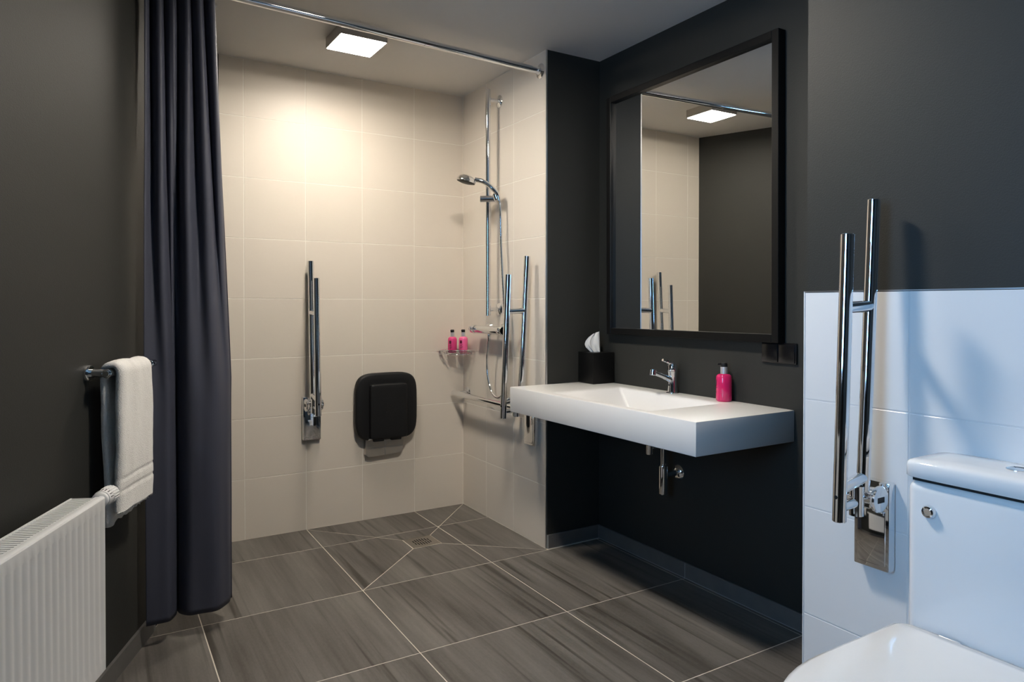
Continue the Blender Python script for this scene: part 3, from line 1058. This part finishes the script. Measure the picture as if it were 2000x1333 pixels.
vs_, fs_ = [], []
for i in range(NP_):
    for j in range(NT):
        vs_.append(towel_pt(i, j, 1))
for i in range(NP_):
    for j in range(NT):
        vs_.append(towel_pt(i, j, -1))
O = NP_ * NT
for i in range(NP_ - 1):
    for j in range(NT - 1):
        fs_.append((i * NT + j, i * NT + j + 1, (i + 1) * NT + j + 1, (i + 1) * NT + j))
        fs_.append((O + i * NT + j, O + (i + 1) * NT + j, O + (i + 1) * NT + j + 1, O + i * NT + j + 1))
    for j in (0, NT - 1):
        fs_.append((i * NT + j, (i + 1) * NT + j, O + (i + 1) * NT + j, O + i * NT + j))
for i in (0, NP_ - 1):
    for j in range(NT - 1):
        fs_.append((i * NT + j, i * NT + j + 1, O + i * NT + j + 1, O + i * NT + j))
tw = MB().add(vs_, fs_).build('terry_cloth', M_TOWEL, t, angle=180)
# loose hem fringe
fm = MB()
for k in range(90):
    f = k / 89
    y = -.120 + .240 * f
    x = path[-1][0] + random.uniform(-.008, .008)
    z = zf + noise.noise((f * 9, 5.5, 0)) * .010
    fm.tube([(x, y, z + .004), (x + random.uniform(-.004, .004), y + random.uniform(-.006, .006), z - random.uniform(.002, .007))], .0014, 5)
fo = fm.build('hem_fringe', M_TOWEL, t)
fo['kind'] = 'stuff'

# ------------------------------------------------------------------ radiator
RS0, RL = 1.585, 1.25
RZ0, RZ1 = .211, .668
t = thing('radiator', 'white steel panel radiator on the charcoal wall', 'radiator', lw(RS0, 0, RZ0), LA)
RH = RZ1 - RZ0
# local: +X out of the wall, -Y along the wall from the valve end
xf, xk = .120, .042
pitch = .0304
cols = [(0.0, 0.0)]
y = .020
ng = int((RL - .04) / pitch)
prof = [(0, 0)]
for k in range(ng):
    a = .012 + k * pitch
    prof += [(a, 0), (a + .007, 1), (a + .013, 1), (a + .020, 0)]
prof.append((RL, 0))
zr = [(0, 0), (.028, 0), (.040, 1), (RH - .038, 1), (RH - .031, 0), (RH - .006, 0)]
vs_, fs_ = [], []
for z, g in zr:
    for yy, d in prof:
        vs_.append((xf - .0032 * d * g, -yy, z))
n_ = len(prof)
for i in range(len(zr) - 1):
    for k in range(n_ - 1):
        fs_.append((i * n_ + k, i * n_ + k + 1, (i + 1) * n_ + k + 1, (i + 1) * n_ + k))
pm = MB().add(vs_, fs_)
# rounded upper edge and return of the panel
def strip(pts):
    o = len(pm.v)
    for x, z in pts:
        pm.v += [(x, 0, z), (x, -RL, z)]
    for k in range(len(pts) - 1):
        pm.f.append((o + 2 * k, o + 2 * k + 1, o + 2 * k + 3, o + 2 * k + 2))
strip([(xf, RH - .006), (xf - .002, RH - .002), (xf - .006, RH), (xf - .012, RH), (xf - .012, RH - .02)])
strip([(xf, 0), (xf - .004, -.003), (xf - .012, -.003), (xf - .012, .02)])
pm.build('front_panel', M_ENAMEL, t, angle=30)
MB().box(xk, xk + .010, -RL + .01, -.005, .01, RH - .015).build('rear_panel', M_ENAMEL, t, smooth=False)
for y0, y1 in ((-.0015, .0015), (-RL - .0015, -RL + .0015)):
    MB().rbox(xk - .006, xf - .003, y0, y1, .02, RH - .004, .001, 1).build('side_cover', M_ENAMEL, t, smooth=False)
gm = MB()
gx0, gx1 = xk - .004, xf - .022
gm.box(gx0, gx0 + .005, -RL + .004, -.004, RH - .012, RH - .002)
gm.box(gx1, gx1 + .008, -RL + .004, -.004, RH - .012, RH - .001)
nsl = int(RL / .0125)
for k in range(nsl):
    yy = -.010 - k * .0125
    if k == 44:
        continue
    gm.box(gx0 + .004, gx1 + .002, yy - .0085, yy, RH - .008, RH - .004)
go = gm.build('top_grille', M_ENAMEL, t, smooth=False)
go['kind'] = 'stuff'
MB().box(gx0 + .006, gx1, -RL + .01, -.012, RH - .030, RH - .024).build('convector_fins', M_ENAMEL, t, smooth=False)
for yy in (-.25, -1.0):
    MB().box(.001, xk + .002, yy - .02, yy + .02, .06, RH - .06).build('wall_bracket', M_ENAMEL, t, smooth=False)
# thermostatic head
tv = MB().lathe([(.010, -.004), (.011, .010), (.017, .012), (.0205, .016), (.0205, .026), (.0195, .027)], (.100, 0, RH - .016), (0, 1, 0), 30).build('valve_body', M_ENAMEL, t)
gp = MB()
hv = MB().lathe([(.0215, .027), (.0225, .029), (.0225, .050), (.0215, .0505), (.0215, .052), (.0225, .0525), (.021, .090), (.017, .094), (0, .095)], (.100, 0, RH - .016), (0, 1, 0), 30).build('thermostat_head', M_ENAMEL, t)
for k in range(20):
    a = 2 * PI * k / 20
    c = Vector((.100 + .0222 * math.cos(a), .0, RH - .016 + .0222 * math.sin(a)))
    MB().cyl(c + Vector((0, .056, 0)), c + Vector((0, .086, 0)), .0016, 6).build('grip_rib', M_ENAMEL, hv)
for k in range(9):
    a = .2 + k * .36
    c = Vector((.100 + .0226 * math.cos(a), .0, RH - .016 + .0226 * math.sin(a)))
    MB().cyl(c + Vector((0, .033, 0)), c + Vector((0, .046, 0)), .0011, 6).build('scale_mark', M_DARK, hv)

# ------------------------------------------------------------------ toilet
TY = -2.940
t = thing('toilet', 'white close coupled ceramic toilet against the white tiled wall', 'toilet', (-.45, TY, 0))
TXB = XW - .006


def dshape(xb_, xs_, xf_, hw, z, k=22, rc=.03):
    """outline: back edge xb_, straight sides to xs_, half ellipse to the front xf_"""
    pts = []
    for i in range(6):
        a = PI / 2 * i / 5
        pts.append((xb_ - rc + rc * math.sin(PI / 2 - a) * 1.0, TY + hw - rc + rc * math.sin(a), z))
    for i in range(1, 6):
        pts.append((xb_ - rc + (xs_ - xb_ + rc) * i / 6, TY + hw, z))
    for i in range(k + 1):
        a = PI * i / k
        pts.append((xs_ + (xf_ - xs_) * math.sin(a), TY + hw * math.cos(a), z))
    for i in range(1, 6):
        pts.append((xs_ + (xb_ - rc - xs_) * i / 6, TY - hw, z))
    for i in range(6):
        a = PI / 2 * i / 5
        pts.append((xb_ - rc + rc * math.sin(a), TY - hw + rc - rc * math.cos(a) * 1.0, z))
    return pts


bowl = [dshape(TXB, -.42, -.60, .110, 0.001), dshape(TXB, -.42, -.61, .112, .05), dshape(TXB, -.44, -.64, .118, .16), dshape(TXB, -.52, -.76, .150, .28),
        dshape(TXB, -.58, -.85, .178, .37), dshape(TXB, -.60, -.872, .185, .41), dshape(TXB, -.60, -.872, .185, .430), dshape(TXB, -.60, -.862, .176, .436)]
MB().loft(bowl).build('bowl', M_CERAM, t, world=True, angle=60)
SX = -.318
seat = [dshape(SX, -.60, -.872, .186, .438, rc=.02), dshape(SX, -.60, -.876, .190, .442, rc=.02), dshape(SX, -.60, -.876, .190, .450, rc=.02), dshape(SX, -.60, -.873, .187, .453, rc=.02)]
MB().loft(seat).build('seat_ring', M_CERAM, t, world=True, angle=60)
lid = [dshape(SX, -.60, -.876, .191, .4545, rc=.025), dshape(SX, -.60, -.880, .195, .458, rc=.025), dshape(SX, -.60, -.880, .195, .466, rc=.025), dshape(SX, -.60, -.877, .192, .471, rc=.025),
       dshape(SX - .004, -.60, -.866, .182, .4755, rc=.025), dshape(SX - .03, -.58, -.80, .13, .4785, rc=.025), dshape(SX - .09, -.56, -.68, .05, .479, rc=.02)]
MB().loft(lid).build('seat_lid', M_CERAM, t, world=True, angle=60)
for s in (-.09, .09):
    MB().cyl((SX + .010, TY + s - .022, .462), (SX + .010, TY + s + .022, .462), .0115, 18, .002).build('lid_hinge', M_CHROME, t, world=True)
ck = MB().rbox(-.306, TXB, TY - .186, TY + .186, .4365, .788, .022, 5).build('cistern', M_CERAM, t, world=True)
MB().lathe([(.0145, 0), (.0145, .004), (.012, .009), (.0085, .010), (.008, .0085), (0, .0085)], (-.306, -2.805, .727), (-1, 0, 0), 24).build('flush_inlet_cap', M_CHROME, ck, world=True)
MB().box(-.296, TXB - .01, TY - .176, TY + .176, .786, .7955).build('lid_gap', M_DARK, t, world=True, smooth=False)
o = superellipse(.5, .5, 9, 64)
rings = []
for z, gsc in ((.795, .990), (.7965, 1.0), (.820, 1.0), (.8255, .992), (.829, .975), (.8315, .94), (.834, .80), (.8355, .4)):
    rings.append([((-.313 + TXB) / 2 + p[0] * (TXB + .313) * (1 - (1 - gsc) * 1.7 if gsc > .9 else gsc), TY + p[1] * .385 * gsc, z) for p in o])
cl = MB().loft(rings).build('cistern_lid', M_CERAM, t, world=True, angle=60)
MB().lathe([(.021, -.004), (.021, .002), (.018, .0035), (.0165, .002), (.015, .003), (0, .0042)], (-.228, -2.938, .8345), (0, 0, 1), 28).build('flush_button', M_CHROME, cl, world=True)
